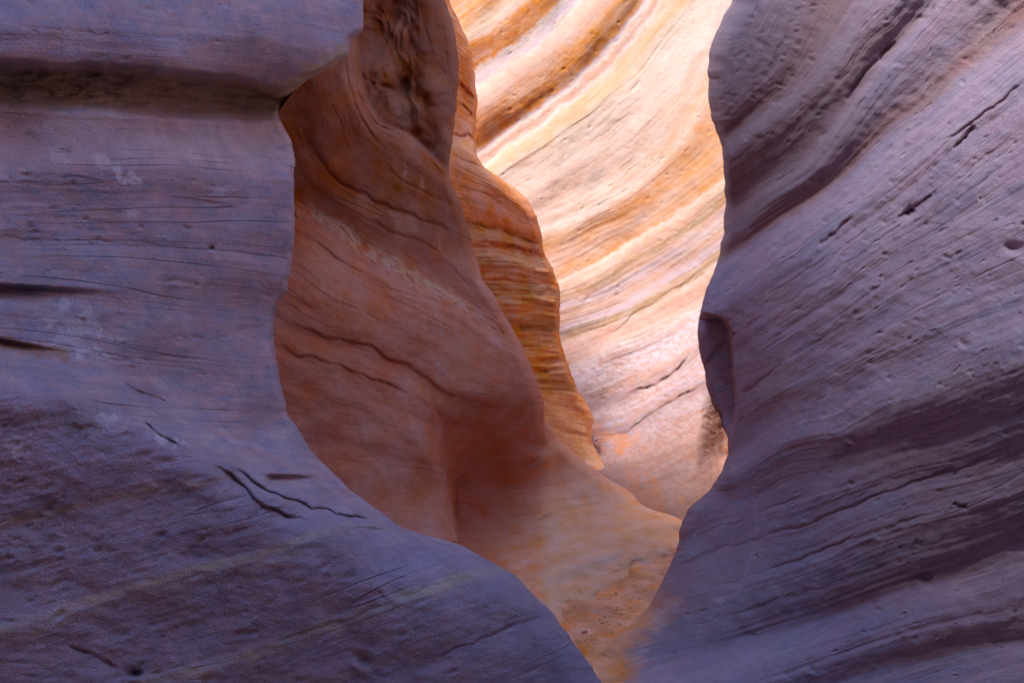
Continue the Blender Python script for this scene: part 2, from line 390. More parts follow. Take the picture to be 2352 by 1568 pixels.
def colA(X, Y, T):
    b = below_crest(X, Y, 40)
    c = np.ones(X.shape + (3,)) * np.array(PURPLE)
    f = sm(-.2, .35, fbm(X / 75, T / 40, 5, 94, .62)); c = mixc(c, (.46, .30, .29), f * .5)
    f = sm(0, .45, fbm(X / 100, T / 44, 5, 31, .66)); c = mixc(c, (.29, .265, .335), f * .55)        # blue-grey patches
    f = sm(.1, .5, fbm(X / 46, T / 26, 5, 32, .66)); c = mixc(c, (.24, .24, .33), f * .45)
    f = sm(.25, .9, fbm(X / 100, T / 22, 5, 33, .6)); c = mixc(c, (.48, .36, .38), f * .55)
    c = c * (1 + .07 * fbm(X / 400, T / 9, 3, 34))[..., None]
    c = mixc(c, (.28, .235, .325), b * .5)
    f = sm(.2, .9, 1 - np.abs(T - 200) / 90.) * (1 - b); c = mixc(c, (.50, .33, .18), f * .8)              # warm bounce light in the undercut, put into the colour
    for (x, y, rx, ry, rot, k) in [(240, 375, 26, 14, 25, 1), (300, 400, 18, 14, 30, 1), (130, 358, 22, 12, 20, .9), (170, 755, 55, 42, 20, .6), (45, 1022, 28, 20, 0, .6), (500, 445, 12, 14, 0, .5), (310, 490, 12, 8, 0, .6), (380, 1010, 30, 12, 15, .7), (430, 330, 90, 20, 5, .3), (245, 965, 30, 12, 20, .6)]:
        c = mixc(c, (.66, .62, .66), blob(X, Y, x, y, rx * 1.1, ry * 1.1, rot, 50, 1.15) * k * .6)
    c = mixc(c, (.58, .41, .39), (sm(250, 275, T) * (1 - sm(370, 430, T))) * (1 - b) * .55)  # bed below the undercut lightened: top light put into the colour
    # greenish-buff beds crossing the lower block
    for tt, ww, k in [(1150, 7, .45), (1330, 9, .7), (1480, 10, .6), (1350, 4, .4), (1560, 5, .3)]:
        c = mixc(c, (.44, .34, .20), np.exp(-((T + 5 * fbm(X / 60, Y / 60, 3, 61) - tt) / ww)**2) * k * b * (.5 + .5 * sm(-.4, .4, fbm(X / 90, Y / 90, 3, 62))))
    c = mixc(c, (.42, .30, .18), blob(X, Y, 720, 180, 110, 34, -42, 69, .6) * .8)
    c = mixc(c, (.36, .19, .13), blob(X, Y, 70, 800, 110, 18, 12, 70) * .8)
    return np.clip(c, .02, .9)
edgeA = [(900, -900), (870, -400), (842, -60), (836, 0), (833, 72), (806, 96), (800, 128), (760, 158), (700, 186), (652, 236), (637, 264), (664, 308), (679, 370), (674, 450), (678, 510), (676, 560), (668, 610), (660, 668), (634, 705), (628, 760),
         (640, 860), (664, 955), (715, 1035), (800, 1122), (860, 1165), (925, 1212), (1062, 1252), (1180, 1318), (1262, 1398), (1322, 1480), (1385, 1568), (1560, 1900), (1900, 2700)]
m_left = stone('left_sandstone', lam=.035, grain=.17, pit=.6, pit_scale=20, bump=.8, mott=.13, lam_bump=.10, pit_amt=.3, gb=.5)
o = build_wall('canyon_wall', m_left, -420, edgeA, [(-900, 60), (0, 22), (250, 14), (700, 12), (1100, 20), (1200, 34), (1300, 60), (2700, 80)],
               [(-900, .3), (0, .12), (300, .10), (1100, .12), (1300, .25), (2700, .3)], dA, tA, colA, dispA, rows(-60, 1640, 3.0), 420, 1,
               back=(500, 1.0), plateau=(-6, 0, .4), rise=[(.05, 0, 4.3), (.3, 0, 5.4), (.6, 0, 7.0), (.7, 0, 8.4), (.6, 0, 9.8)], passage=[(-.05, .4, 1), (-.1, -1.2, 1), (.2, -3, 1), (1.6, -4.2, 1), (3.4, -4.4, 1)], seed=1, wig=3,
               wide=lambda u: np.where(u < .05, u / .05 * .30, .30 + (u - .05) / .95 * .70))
tidy(o, 'purple-grey sandstone wall filling the left side, with a dark horizontal undercut', 'rock wall', None, 'thing')

# ================================================================== RIGHT NEAR WALL
tE = strata_field([
    (-60, [(1640, 200), (1720, 110), (1790, 0)]),
    (0, [(1658, 305), (1709, 269), (1795, 193), (1846, 102), (1897, 0)]),
    (60, [(1665, 345), (1720, 300), (1800, 240), (1870, 170), (1930, 90), (1990, 0)]),
    (150, [(1668, 440), (1700, 415), (1850, 290), (1960, 170), (2060, 60), (2110, 0)]),
    (210, [(1668, 500), (1836, 391), (1920, 290), (1963, 225), (2013, 150), (2095, 70), (2160, 0)]),
    (300, [(1660, 575), (1830, 460), (1988, 325), (2115, 213), (2216, 117), (2323, 15)]),
    (345, [(1655, 610), (1760, 540), (1988, 371), (2140, 254), (2267, 147), (2352, 76)]),
    (470, [(1678, 706), (1780, 630), (1876, 564), (1952, 508), (2064, 427), (2201, 305), (2352, 193)]),
    (530, [(1688, 760), (1886, 625), (2084, 480), (2206, 370), (2352, 265)]),
    (700, [(1640, 880), (1700, 855), (2039, 650), (2352, 487)]),
    (930, [(1672, 1054), (1852, 953), (2001, 878), (2214, 788), (2352, 735)]),
    (985, [(1650, 1092), (1725, 1064), (1921, 990), (2107, 910), (2330, 820)]),
    (1080, [(1575, 1165), (1629, 1139), (1789, 1086), (1948, 1054), (2160, 990), (2352, 921)]),
    (1190, [(1512, 1319), (1629, 1266), (1842, 1208), (2107, 1102), (2330, 1038)]),
    (1260, [(1486, 1388), (1682, 1335), (1948, 1240), (2160, 1170), (2320, 1123)]),
    (1390, [(1576, 1500), (1789, 1436), (2001, 1362), (2160, 1314), (2352, 1240)]),
    (1430, [(1900, 1444), (2130, 1365), (2352, 1290)]),
    (1540, [(1948, 1542), (2160, 1479), (2352, 1447)]),
    (1640, [(2000, 1640), (2352, 1520)]), (2600, [(1700, 2700), (2700, 2500)]), (-700, [(1700, -600), (2300, -1000)])])
dE = depth_field([
    (1750, -900, 4.4), (2300, -900, 3.4), (2760, -900, 2.9), (1700, -300, 3.95), (2300, -300, 2.55), (2760, -300, 1.95),
    (1640, 60, 3.75), (1640, 240, 3.72), (1662, 400, 3.70), (1662, 560, 3.74), (1605, 740, 3.70), (1800, 60, 3.36), (1800, 300, 3.30), (1800, 600, 3.16),
    (2050, 0, 2.92), (2050, 300, 2.76), (2050, 600, 2.58), (2352, 0, 2.42), (2352, 300, 2.20), (2352, 600, 1.97), (2760, 0, 1.62), (2760, 600, 1.45),
    (1700, 820, 3.46), (1700, 960, 3.42), (1800, 850, 3.04), (2050, 850, 2.44), (2352, 850, 1.82), (2760, 850, 1.42),
    (1672, 1050, 3.50), (1600, 1170, 3.52), (1560, 1240, 3.55), (1800, 1100, 2.96), (2050, 1050, 2.42), (2352, 1050, 1.85), (2760, 1050, 1.36),
    (1490, 1390, 3.36), (1600, 1350, 3.16), (1800, 1350, 2.72), (2050, 1350, 2.28), (2352, 1350, 1.82), (2760, 1350, 1.3),
    (1400, 1470, 3.16), (1440, 1560, 2.86), (1600, 1560, 2.66), (1800, 1580, 2.44), (2050, 1600, 2.12), (2352, 1600, 1.74), (2760, 1600, 1.24),
    (1700, 2000, 2.1), (2352, 2200, 1.5), (1500, 2700, 1.75), (2000, 2700, 1.5), (2760, 2700, 1.2)])
rE = relief([(-900, 0), (-80, 0), (-60, .2), (-40, -.2), (-15, -.9), (8, -.6), (20, .7), (60, .8), (85, .2), (110, -.5), (170, -.8), (195, .1), (210, .8), (225, .2), (260, -.2), (285, -.8), (310, -.6), (330, .7), (380, .6), (440, .3), (468, .1), (476, -.3), (500, .1),
             (600, 0), (700, -.1), (860, 0), (915, .2), (930, .4), (975, .35), (1000, -.1), (1040, -.3), (1085, -.3), (1110, .1), (1180, 0), (1190, -.4), (1200, .35), (1250, -.1), (1262, .3), (1285, -.3), (1370, -.35), (1392, -.5), (1405, .6), (1440, .5), (1500, -.1), (1545, -.6), (1560, .5), (1650, .3), (1700, 0)], hp=110, soft=20)
cracksE = [
    ([(1876, 564), (1900, 548), (1925, 528), (1940, 512), (1960, 500)], 4, .016, .02, 12),
    ([(2060, 505), (2085, 485), (2110, 470), (2150, 440)], 4, .016, .02, 12),
    ([(2080, 495), (2100, 478)], 9, .02, .02, 14),
    ([(2150, 335), (2200, 305), (2250, 270), (2352, 190)], 3, .01, .01, 12),
    ([(2190, 345), (2215, 320), (2240, 290)], 5, .022, .02, 14),
    ([(1700, 720), (1800, 655), (1900, 590), (2000, 520), (2080, 455)], 2.2, .004, .004, 9),
    ([(1700, 760), (1850, 668), (2000, 566), (2100, 490), (2352, 290)], 2.2, .005, .005, 9),
    ([(2000, 655), (2100, 602), (2352, 478)], 2.2, .004, .004, 9),
    ([(1620, 835), (1650, 800), (1690, 765)], 4, .02, .014, 12),
    ([(1700, 905), (1740, 880), (1800, 830)], 4, .012, .012, 12),
    ([(1512, 1319), (1629, 1268), (1842, 1206), (2000, 1145), (2107, 1102), (2330, 1038)], 3.5, .008, .012, 14),
    ([(1486, 1388), (1682, 1335), (1800, 1296), (1948, 1240), (2160, 1170)], 3.5, .006, .01, 14),
    ([(2190, 1155), (2205, 1163), (2222, 1156)], 4, .014, .02, 8),
    ([(1560, 1240), (1700, 1195), (1860, 1130)], 2.5, .005, .005, 10),
    ([(1570, 1440), (1700, 1404), (1900, 1345), (2050, 1290)], 2.5, .005, .005, 10),
    ([(1940, 230), (1975, 180), (2000, 150), (2060, 95)], 5, .02, .02, 16),
]
pitE = [(2330, 570, 14, .03, .1, 1.8), (2214, 790, 9, .02, .4, 1.4), (2125, 1328, 14, .02, .5, 1.2), (1960, 1010, 7, .012, .3, 1.5), (2090, 488, 11, .02, -.6, 1.5)]
for _ in range(560):
    x = _prs.uniform(1640, 2400); y = _prs.uniform(0, 1568)
    dens = .9 if (x > 2000 and 450 < y < 900) or (y < 330 and x < 1900) else .35
    if _prs.random() > dens: continue
    pitE.append((x, y, _prs.uniform(2.6, 6.5), _prs.uniform(.003, .010), _prs.uniform(-.9, .6), _prs.uniform(1.0, 1.8)))
def dispE(X, Y, T):
    k = np.interp(X, [1600, 1750, 2352], [.9, 1.0, .75])
    r = -rE(T + 6 * fbm(X / 260, Y / 260, 3, 4)) * .0021 * k * (.70 + .45 * sm(850, 950, T))
    # hollow with a crisp rim beside the free edge
    rimx = np.interp(Y, [700, 722, 728, 740, 760, 800, 860, 930, 1000, 1060], [1600, 1630, 1652, 1668, 1677, 1680, 1685, 1692, 1680, 1668])
    m = (1 - sm(-6, 5, X - rimx)) * sm(716, 736, Y) * (1 - sm(930, 1040, Y))
    r = r + m * (.21 - .0022 * np.clip(rimx - X, 0, 70))
    r = r + .7 * crack_disp(X, Y, cracksE) + pits(X, Y, pitE)
    r = r + .014 * fbm(X / 240, T / 120, 2, 24) + .0028 * (.15 + .85 * sm(1640, 1800, X)) * fbm(X / 900, T / 20, 3, 92) * (1 + .7 * sm(1050, 1200, T)) + .004 * fbm(X / 40, Y / 34, 3, 25) + .0014 * fbm(X / 220, T / 8, 4, 26)
    r = r + .005 * sm(0, .6, fbm(X / 34, Y / 30, 3, 27)) * (1 - sm(250, 330, Y)) * (1 - sm(1780, 1900, X))
    return r
def colE(X, Y, T):
    c = np.ones(X.shape + (3,)) * np.array((.415, .290, .325))  # plum base, with the cool sky tint of the shade put in
    c = c * ramp(T, [(-200, 1.0), (40, .95), (60, 1.1), (150, .85), (205, .95), (215, 1.15), (250, .95), (320, .85), (345, 1.2), (440, 1.2), (520, 1.16), (860, 1.1), (900, 1.0), (932, 1.15), (1000, .95), (1190, .85), (1400, .9), (1420, 1.1), (1560, .95), (1620, 1.1)])  # lit and shaded ribs put into the colour over the relief
    f = sm(-.1, .8, fbm(X / 160, T / 36, 5, 35, .6)); c = mixc(c, (.32, .28, .35), f * .6)
    f = sm(.2, .9, fbm(X / 110, T / 15, 5, 36, .6)); c = mixc(c, (.47, .37, .39), f * .5)
    c = c * (1 + .06 * fbm(X / 500, T / 7, 4, 37))[..., None]
    f = np.exp(-((T - 15) / 30)**2) * .6 + np.exp(-((T - 315) / 22)**2) * .35; c = mixc(c, (.48, .21, .11), np.clip(f, 0, 1))  # reddish bounce light in the grooves, put into the colour
    f = np.exp(-((T + 8 * fbm(X / 50, Y / 50, 3, 63) - 985) / 20)**2) * sm(-.3, .4, fbm(X / 70, Y / 60, 4, 38)); c = mixc(c, (.50, .42, .40), f * .7)
    f = np.exp(-((T + 8 * fbm(X / 50, Y / 50, 3, 64) - 1330) / 40)**2) * sm(-.2, .5, fbm(X / 60, Y / 50, 4, 39)); c = mixc(c, (.27, .23, .25), f * .7)
    f = np.exp(-((T + 8 * fbm(X / 50, Y / 50, 3, 65) - 1300) / 34)**2) * sm(.1, .6, fbm(X / 40, Y / 30, 4, 41)); c = mixc(c, (.50, .42, .42), f * .6)
    # faint scratches
    def line(pts, wd, k):
        nonlocal c
        best = np.full(X.shape, 1e9)
        for (x0, y0), (x1, y1) in zip(pts[:-1], pts[1:]):
            dx, dy = x1 - x0, y1 - y0; u = np.clip(((X - x0) * dx + (Y - y0) * dy) / (dx * dx + dy * dy), 0, 1)
            best = np.minimum(best, np.hypot(X - x0 - u * dx, Y - y0 - u * dy))
        c = mixc(c, (.52, .46, .50), np.exp(-(best / wd)**2) * k * .7)
    line([(2165, 728), (2185, 690), (2215, 660), (2245, 650), (2280, 660), (2305, 690), (2312, 705)], 2.2, .55)
    line([(2145, 705), (2200, 690), (2270, 680), (2352, 678)], 2.2, .55)
    line([(2190, 765), (2260, 735), (2352, 705)], 3, .4)
    line([(1735, 1130), (1738, 1220), (1722, 1290), (1700, 1350)], 2.6, .4)
    c = mixc(c, (.55, .48, .48), blob(X, Y, 1810, 880, 70, 60, 0, 71, .9) * .35)
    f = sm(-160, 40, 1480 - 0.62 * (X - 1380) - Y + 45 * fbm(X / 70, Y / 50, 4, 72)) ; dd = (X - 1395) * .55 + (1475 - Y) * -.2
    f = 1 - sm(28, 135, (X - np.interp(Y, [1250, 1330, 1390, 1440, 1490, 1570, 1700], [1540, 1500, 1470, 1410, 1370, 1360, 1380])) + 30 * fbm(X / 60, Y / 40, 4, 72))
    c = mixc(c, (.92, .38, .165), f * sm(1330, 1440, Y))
    f = (1 - sm(140, 330, T)) * (1 - sm(1850, 2150, X)); c = mixc(c, (.31, .20, .19), f * .75)
    return np.clip(c, .02, .9)
edgeE = [(1760, -900), (1720, -300), (1682, 0), (1650, 60), (1630, 110), (1625, 170), (1628, 230), (1634, 280), (1654, 318), (1662, 390), (1666, 460), (1662, 540), (1645, 610), (1620, 670), (1603, 735), (1605, 790), (1618, 850), (1630, 915), (1656, 965), (1670, 1005), (1673, 1042), (1656, 1085), (1632, 1125),
         (1582, 1164), (1562, 1210), (1553, 1268), (1522, 1330), (1490, 1392), (1420, 1442), (1352, 1492), (1310, 1568), (1250, 1750), (1100, 2700)]
m_right = stone('right_sandstone', lam=.04, grain=.10, pit=.8, pit_scale=22, bump=.75, mott=.07, lam_bump=.10, pit_amt=.7, gb=.45, line_amt=.12)
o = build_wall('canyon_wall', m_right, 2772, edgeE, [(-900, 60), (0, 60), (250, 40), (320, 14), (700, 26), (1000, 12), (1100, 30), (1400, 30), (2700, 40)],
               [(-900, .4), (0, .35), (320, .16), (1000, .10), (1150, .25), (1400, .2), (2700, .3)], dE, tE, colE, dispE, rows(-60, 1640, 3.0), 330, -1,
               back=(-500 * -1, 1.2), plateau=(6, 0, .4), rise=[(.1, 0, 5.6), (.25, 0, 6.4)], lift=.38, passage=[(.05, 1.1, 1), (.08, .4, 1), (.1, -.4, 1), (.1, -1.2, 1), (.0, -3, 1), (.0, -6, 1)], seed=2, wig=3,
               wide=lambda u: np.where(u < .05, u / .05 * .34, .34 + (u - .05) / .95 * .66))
tidy(o, 'tall purple sandstone wall filling the right side, with slanting ribs and small pits', 'rock wall', None, 'thing')

# ================================================================== BIG BROWN FIN
tB = strata_field([
    (-160, [(700, -40), (760, -200), (1040, -300)]),
    (-60, [(860, 60), (885, 180), (930, 260), (990, 300), (1040, 340)]),
    (0, [(808, 40), (812, 110), (818, 168), (836, 239), (866, 284), (927, 310), (968, 345), (1028, 406)]),
    (60, [(770, 60), (780, 137), (815, 264), (861, 340), (896, 366), (1000, 430), (1050, 480)]),
    (130, [(690, 230), (709, 325), (759, 401), (825, 442), (896, 478), (998, 513), (1075, 560)]),
    (190, [(640, 330), (688, 386), (780, 467), (876, 513), (968, 549), (1100, 650)]),
    (260, [(620, 430), (683, 467), (780, 513), (825, 559), (917, 610), (998, 655), (1100, 711), (1180, 760)]),
    (310, [(620, 500), (683, 528), (780, 599), (851, 635), (917, 671), (993, 700), (1100, 760), (1190, 820)]),
    (390, [(620, 600), (690, 620), (850, 700), (1000, 770), (1215, 880)]),
    (480, [(600, 690), (665, 735), (745, 777), (851, 800), (888, 820), (952, 847), (1026, 905), (1117, 932), (1244, 960)]),
    (530, [(600, 770), (644, 793), (681, 815), (771, 836), (840, 862), (910, 889), (1026, 955), (1244, 1010)]),
    (680, [(640, 950), (850, 985), (1000, 1015), (1200, 1070), (1300, 1060)]),
    (800, [(640, 1060), (900, 1100), (1010, 1115), (1200, 1140), (1380, 1110)]),
    (950, [(700, 1250), (1050, 1280), (1250, 1230), (1500, 1180)]),
    (1050, [(1000, 1400), (1200, 1390), (1350, 1310), (1550, 1240)]), (1800, [(800, 2200), (1700, 2000)])])
dB = depth_field([
    (500, -500, 3.5), (1000, -500, 4.1), (500, 0, 3.35), (800, 0, 3.62), (860, 60, 3.72), (1000, 0, 4.0), (1045, 150, 4.02),
    (700, 200, 3.42), (800, 200, 3.44), (836, 239, 3.46), (930, 330, 3.60), (1028, 410, 3.80),
    (500, 400, 3.3), (700, 400, 3.40), (850, 450, 3.52), (1000, 500, 3.72), (1080, 560, 3.92),
    (500, 600, 3.2), (700, 600, 3.22), (850, 660, 3.34), (1000, 720, 3.56), (1150, 760, 3.92),
    (500, 800, 3.05), (650, 780, 3.10), (800, 830, 3.22), (950, 880, 3.42), (1100, 910, 3.68), (1240, 940, 4.1),
    (500, 1000, 3.0), (700, 1000, 3.14), (850, 1030, 3.24), (980, 1040, 3.40), (1120, 1060, 3.98), (1240, 1050, 4.16), (1300, 1060, 4.5),
    (700, 1250, 3.0), (900, 1250, 3.14), (1030, 1270, 3.3), (1120, 1240, 3.78), (1250, 1200, 4.02), (1400, 1120, 4.6), (1520, 1165, 4.62),
    (1200, 1370, 3.55), (1300, 1340, 3.68), (1450, 1230, 4.28), (1560, 1230, 4.35), (1700, 1300, 3.95),
    (900, 1500, 2.75), (1300, 1500, 3.10), (1500, 1450, 3.28), (900, 2200, 1.9), (1700, 2200, 2.0)])
rB = relief([(-900, 0), (-20, 0), (-5, .4), (20, .35), (50, -.1), (62, -.4), (80, .15), (115, 0), (128, -.5), (150, .15), (180, -.1), (192, -.5), (230, -.7), (255, -.3), (262, .8), (295, .6), (308, .2), (314, -.4), (330, .1), (440, .0), (476, -.2), (484, -.6), (495, .5), (525, .2), (533, -.3), (560, .1), (700, 0), (900, 0)], hp=90)
cracksB = [
    ([(665, 735), (745, 777), (851, 793), (888, 820), (952, 847), (1026, 905), (1117, 932), (1186, 940), (1244, 950)], 4, .012, .035, 20),
    ([(644, 793), (681, 815), (771, 836), (840, 862), (900, 885), (945, 910)], 3.5, .010, .025, 18),
    ([(683, 528), (780, 599), (851, 635), (917, 671), (993, 691), (1040, 700)], 3, .010, .010, 12),
    ([(709, 325), (759, 401), (825, 442), (896, 478), (998, 513), (1040, 530)], 3.5, .012, .022, 18),
    ([(790, 110), (800, 190), (830, 270), (861, 325), (885, 340)], 3.5, .010, .02, 12),
    ([(815, 168), (822, 210), (836, 239), (866, 284), (927, 305), (968, 345), (1000, 380), (1028, 404)], 3.5, .012, .03, 20),
    ([(850, 500), (900, 535), (960, 549), (1010, 580)], 3, .006, .01, 12),
    ([(800, 640), (900, 690), (1000, 735), (1100, 790)], 2.5, .004, .005, 10),
    ([(880, 370), (930, 420), (990, 450), (1040, 470)], 2.5, .006, .01, 12),
    ([(1020, 600), (1060, 640), (1110, 670)], 2.5, .005, .007, 12),
    ([(1030, 1125), (1150, 1118), (1290, 1085)], 2.5, .004, .004, 9),
    ([(1060, 1190), (1150, 1185), (1200, 1178)], 2.2, .003, .003, 9),
    ([(870, 20), (880, 90), (905, 140), (935, 170)], 3, .014, .012, 10),
    ([(960, 0), (975, 60), (1000, 140), (1035, 200)], 3, .010, .010, 10),
    ([(1010, 0), (1020, 80), (1030, 170), (1045, 260)], 3, .008, .010, 10),
    ([(840, 180), (860, 195), (900, 200)], 3, .02, .02, 10),
]
def dispB(X, Y, T):
    r = -rB(T + 8 * fbm(X / 150, Y / 150, 3, 5)) * .0016
    # sharp fold low on the fin: the left part stands in front of the hollow behind it
    fx = np.interp(Y, [800, 860, 900, 960, 1040, 1120, 1200, 1260, 1400], [925, 955, 978, 1008, 1027, 1032, 1046, 1064, 1115])
    fw = np.interp(Y, [860, 960, 1040, 1110, 1180], [230, 190, 120, 45, 10])
    m = sm(880, 1120, Y) * (1 - sm(1500, 1700, Y))
    r = r + m * ((.36 + .13 * sm(1040, 1130, Y) - .2 * sm(1180, 1260, Y)) * sm(0, 1, (X - fx + .45 * fw) / fw) * np.exp(-np.clip(X - fx, 0, 999) / 170)) - m * .05 * sm(-90, -10, X - fx) * (1 - sm(-10, 6, X - fx))
    r = r + .05 * sm(900, 1150, Y) * np.exp(-((X - fx - 70) / 110)**2)
    # alcove at the top with scooped hollows
    rx = np.interp(Y, [-500, 0, 102, 168, 239, 284, 305, 345, 406], [800, 806, 811, 816, 838, 868, 927, 968, 1030])
    al = sm(0, 16, X - rx) * (1 - sm(380, 410, Y))
    al = al * (1 - .75 * sm(930, 1010, X + .10 * (200 - Y)))
    r = r + al * .22
    for (x, y, rx_, ry_, dp) in [(925, 205, 17, 36, .12), (955, 222, 11, 16, .06), (976, 232, 10, 16, .05), (865, 60, 20, 46, .08), (890, 105, 24, 26, .05), (870, 240, 26, 30, .06), (1000, 250, 26, 14, .03), (905, 30, 16, 30, .07)]:
        q = ((X - x) / rx_)**2 + ((Y - y) / ry_)**2; r = r + dp * np.exp(-q)
    r = r + .05 * fbm(X / 55 + .8 * fbm(X / 90, Y / 90, 2, 9), Y / 90, 3, 28) * al
    r = r + .010 * np.sin((X + 22 * fbm(X / 60, Y / 70, 3, 13)) / 5.0) * al * sm(-.2, .4, fbm(X / 50, Y / 60, 2, 14)) * .35
    r = r + .5 * crack_disp(X, Y, cracksB)
    r = r + .014 * fbm(X / 200, T / 100, 2, 29) + .004 * fbm(X / 45, Y / 40, 3, 30) + .0009 * fbm(X / 160, T / 8, 4, 31) * (1 - .7 * sm(560, 700, T))
    r = r + .010 * np.exp(-((T - 275) / 20)**2) * fbm(X / 16, T / 9, 4, 32)
    return r
def colB(X, Y, T):
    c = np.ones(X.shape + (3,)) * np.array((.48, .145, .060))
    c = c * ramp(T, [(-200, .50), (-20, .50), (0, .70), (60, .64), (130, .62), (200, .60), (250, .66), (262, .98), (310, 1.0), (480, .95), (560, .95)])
    f = sm(520, 640, Y) * .75; c = mixc(c, (.58, .225, .135), f)
    c = c * (1 + .06 * fbm(X / 300, T / 8, 4, 42))[..., None]
    f = sm(0, .8, fbm(X / 70, Y / 90, 4, 43)); c = mixc(c, (.60, .24, .12), f * .25)
    n = fbm(X / 30, T / 16, 4, 44, .65)
    f = np.exp(-((T + 8 * n - 266) / 13)**2) * sm(-.5, .3, n) * sm(690, 800, X) * (1 - sm(1020, 1130, X)); c = mixc(c, (.62, .38, .22), f * .7)
    f = blob(X, Y, 770, 515, 60, 20, 30, 73, .9); c = mixc(c, (.42, .26, .17), f * .4)
    f = sm(1040, 1400, Y + .55 * (X - 1080)) * sm(1040, 1200, X); c = mixc(c, (.92, .37, .17), f * .9)  # sand orange on the ramp, raised to carry painted bounce light
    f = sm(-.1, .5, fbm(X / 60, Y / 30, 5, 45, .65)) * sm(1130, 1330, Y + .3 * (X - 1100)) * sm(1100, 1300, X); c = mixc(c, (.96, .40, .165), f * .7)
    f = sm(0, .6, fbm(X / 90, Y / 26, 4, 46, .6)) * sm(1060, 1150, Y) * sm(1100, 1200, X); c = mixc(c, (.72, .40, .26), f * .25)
    c = mixc(c, (.40, .27, .27), blob(X, Y, 1345, 1305, 95, 16, -22, 74, .5) * .7)
    c = mixc(c, (.46, .33, .30), blob(X, Y, 1300, 1080, 80, 40, 30, 75, .7) * .6)
    c = mixc(c, (.84, .47, .25), sm(985, 1030, Y) * sm(1230, 1270, X) * .6)
    # pale scuffs
    for (x, y, l) in [(975, 750, 40), (1015, 760, 24), (1005, 870, 40), (780, 680, 30), (742, 650, 22), (1010, 560, 14), (930, 395, 20), (970, 420, 16), (1050, 950, 26)]:
        c = mixc(c, (.58, .32, .20), np.exp(-((X - x + 4 * fbm(Y / 9, X / 9, 2, 47)) / 3.5)**2 - ((Y - y) / l)**2) * .5)
    return np.clip(c, .02, .9)
def clampB(X, Y, D):
    # the fin sweeps out into a rock ramp that lies just proud of the sand, then dives under it
    line = np.interp(X, [1150, 1250, 1330, 1430, 1520, 1600], [1460, 1400, 1350, 1290, 1225, 1180])
    z = .022 - .075 * sm(-60, 150, Y - line + 30 * fbm(X / 60, Y / 60, 3, 91))
    F = floor_depth(np.maximum(Y, 950), 0) - (z / np.maximum(cp * (Y - H0 / 2) / FPX - sp_, .05))
    k = .05; h = np.clip(.5 + .5 * (F - D) / k, 0, 1)
    M = F * (1 - h) + D * h - k * h * (1 - h)
    g = sm(1000, 1060, Y) * sm(1100, 1180, X)
    return D * (1 - g) + M * g
edgeB = [(960, -500), (1000, -120), (1020, 0), (1040, 50), (1051, 110), (1054, 180), (1046, 260), (1040, 320), (1030, 385), (1031, 406), (1046, 440), (1062, 480), (1082, 550), (1108, 640), (1140, 690), (1172, 742), (1200, 800), (1228, 860), (1246, 910), (1252, 950), (1254, 975),
         (1282, 1008), (1330, 1050), (1385, 1092), (1450, 1130), (1518, 1164), (1640, 1215), (1800, 1300), (1900, 1500), (1900, 2200)]
m_mid = stone('brown_sandstone', lam=.04, grain=.07, pit=.3, pit_scale=16, bump=.6, mott=.04, lam_bump=.06, pit_amt=.25, line_amt=.30)
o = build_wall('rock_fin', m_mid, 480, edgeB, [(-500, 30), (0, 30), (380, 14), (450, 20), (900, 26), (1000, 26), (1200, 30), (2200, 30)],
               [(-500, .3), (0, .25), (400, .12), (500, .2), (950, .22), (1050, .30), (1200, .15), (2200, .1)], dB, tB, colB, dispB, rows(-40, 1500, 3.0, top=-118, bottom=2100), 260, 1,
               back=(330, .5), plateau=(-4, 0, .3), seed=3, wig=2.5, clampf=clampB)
tidy(o, 'large reddish-brown rock fin with swirling beds, sweeping down to the sandy floor', 'rock fin', None, 'thing')

# ================================================================== ORANGE FIN BEHIND
tC = strata_field([
    (-200, [(980, -160), (1040, -120)]), (60, [(1000, 20), (1085, 90)]), (200, [(1040, 185), (1092, 225)]), (250, [(1035, 232), (1093, 268)]), (320, [(1035, 305), (1095, 327)]), (380, [(1035, 350), (1110, 395), (1180, 440)]),
    (440, [(1045, 420), (1130, 445), (1230, 500)]), (520, [(1000, 505), (1080, 515), (1160, 533), (1250, 560)]), (560, [(1000, 550), (1095, 560), (1180, 570), (1258, 585)]), (640, [(1050, 635), (1130, 640), (1285, 655)]),
    (740, [(1050, 742), (1175, 745), (1285, 752)]), (830, [(1100, 832), (1225, 829), (1306, 828)]), (888, [(1100, 880), (1232, 885), (1341, 890)]), (990, [(1150, 960), (1267, 983), (1358, 1003)]), (1060, [(1200, 1010), (1290, 1035), (1380, 1065)]), (1300, [(1100, 1250), (1500, 1300)])])
dC = depth_field([(850, -500, 4.7), (1050, -500, 5.4), (850, 0, 4.6), (1060, 50, 5.2), (1090, 300, 5.2), (850, 400, 4.5), (1040, 380, 4.85), (1150, 430, 5.15), (1240, 540, 5.35), (850, 700, 4.6), (1050, 600, 4.85), (1130, 620, 5.0), (1280, 680, 5.4),
                  (1180, 780, 5.1), (1285, 780, 5.35), (1220, 850, 5.12), (1320, 880, 5.36), (1260, 950, 5.15), (1360, 960, 5.5), (1290, 1020, 5.2), (1370, 1040, 5.42), (1420, 1090, 5.2), (1200, 1100, 5.0), (1300, 1300, 4.4), (1500, 1300, 4.3), (900, 1100, 4.6), (900, 1500, 4.0)])
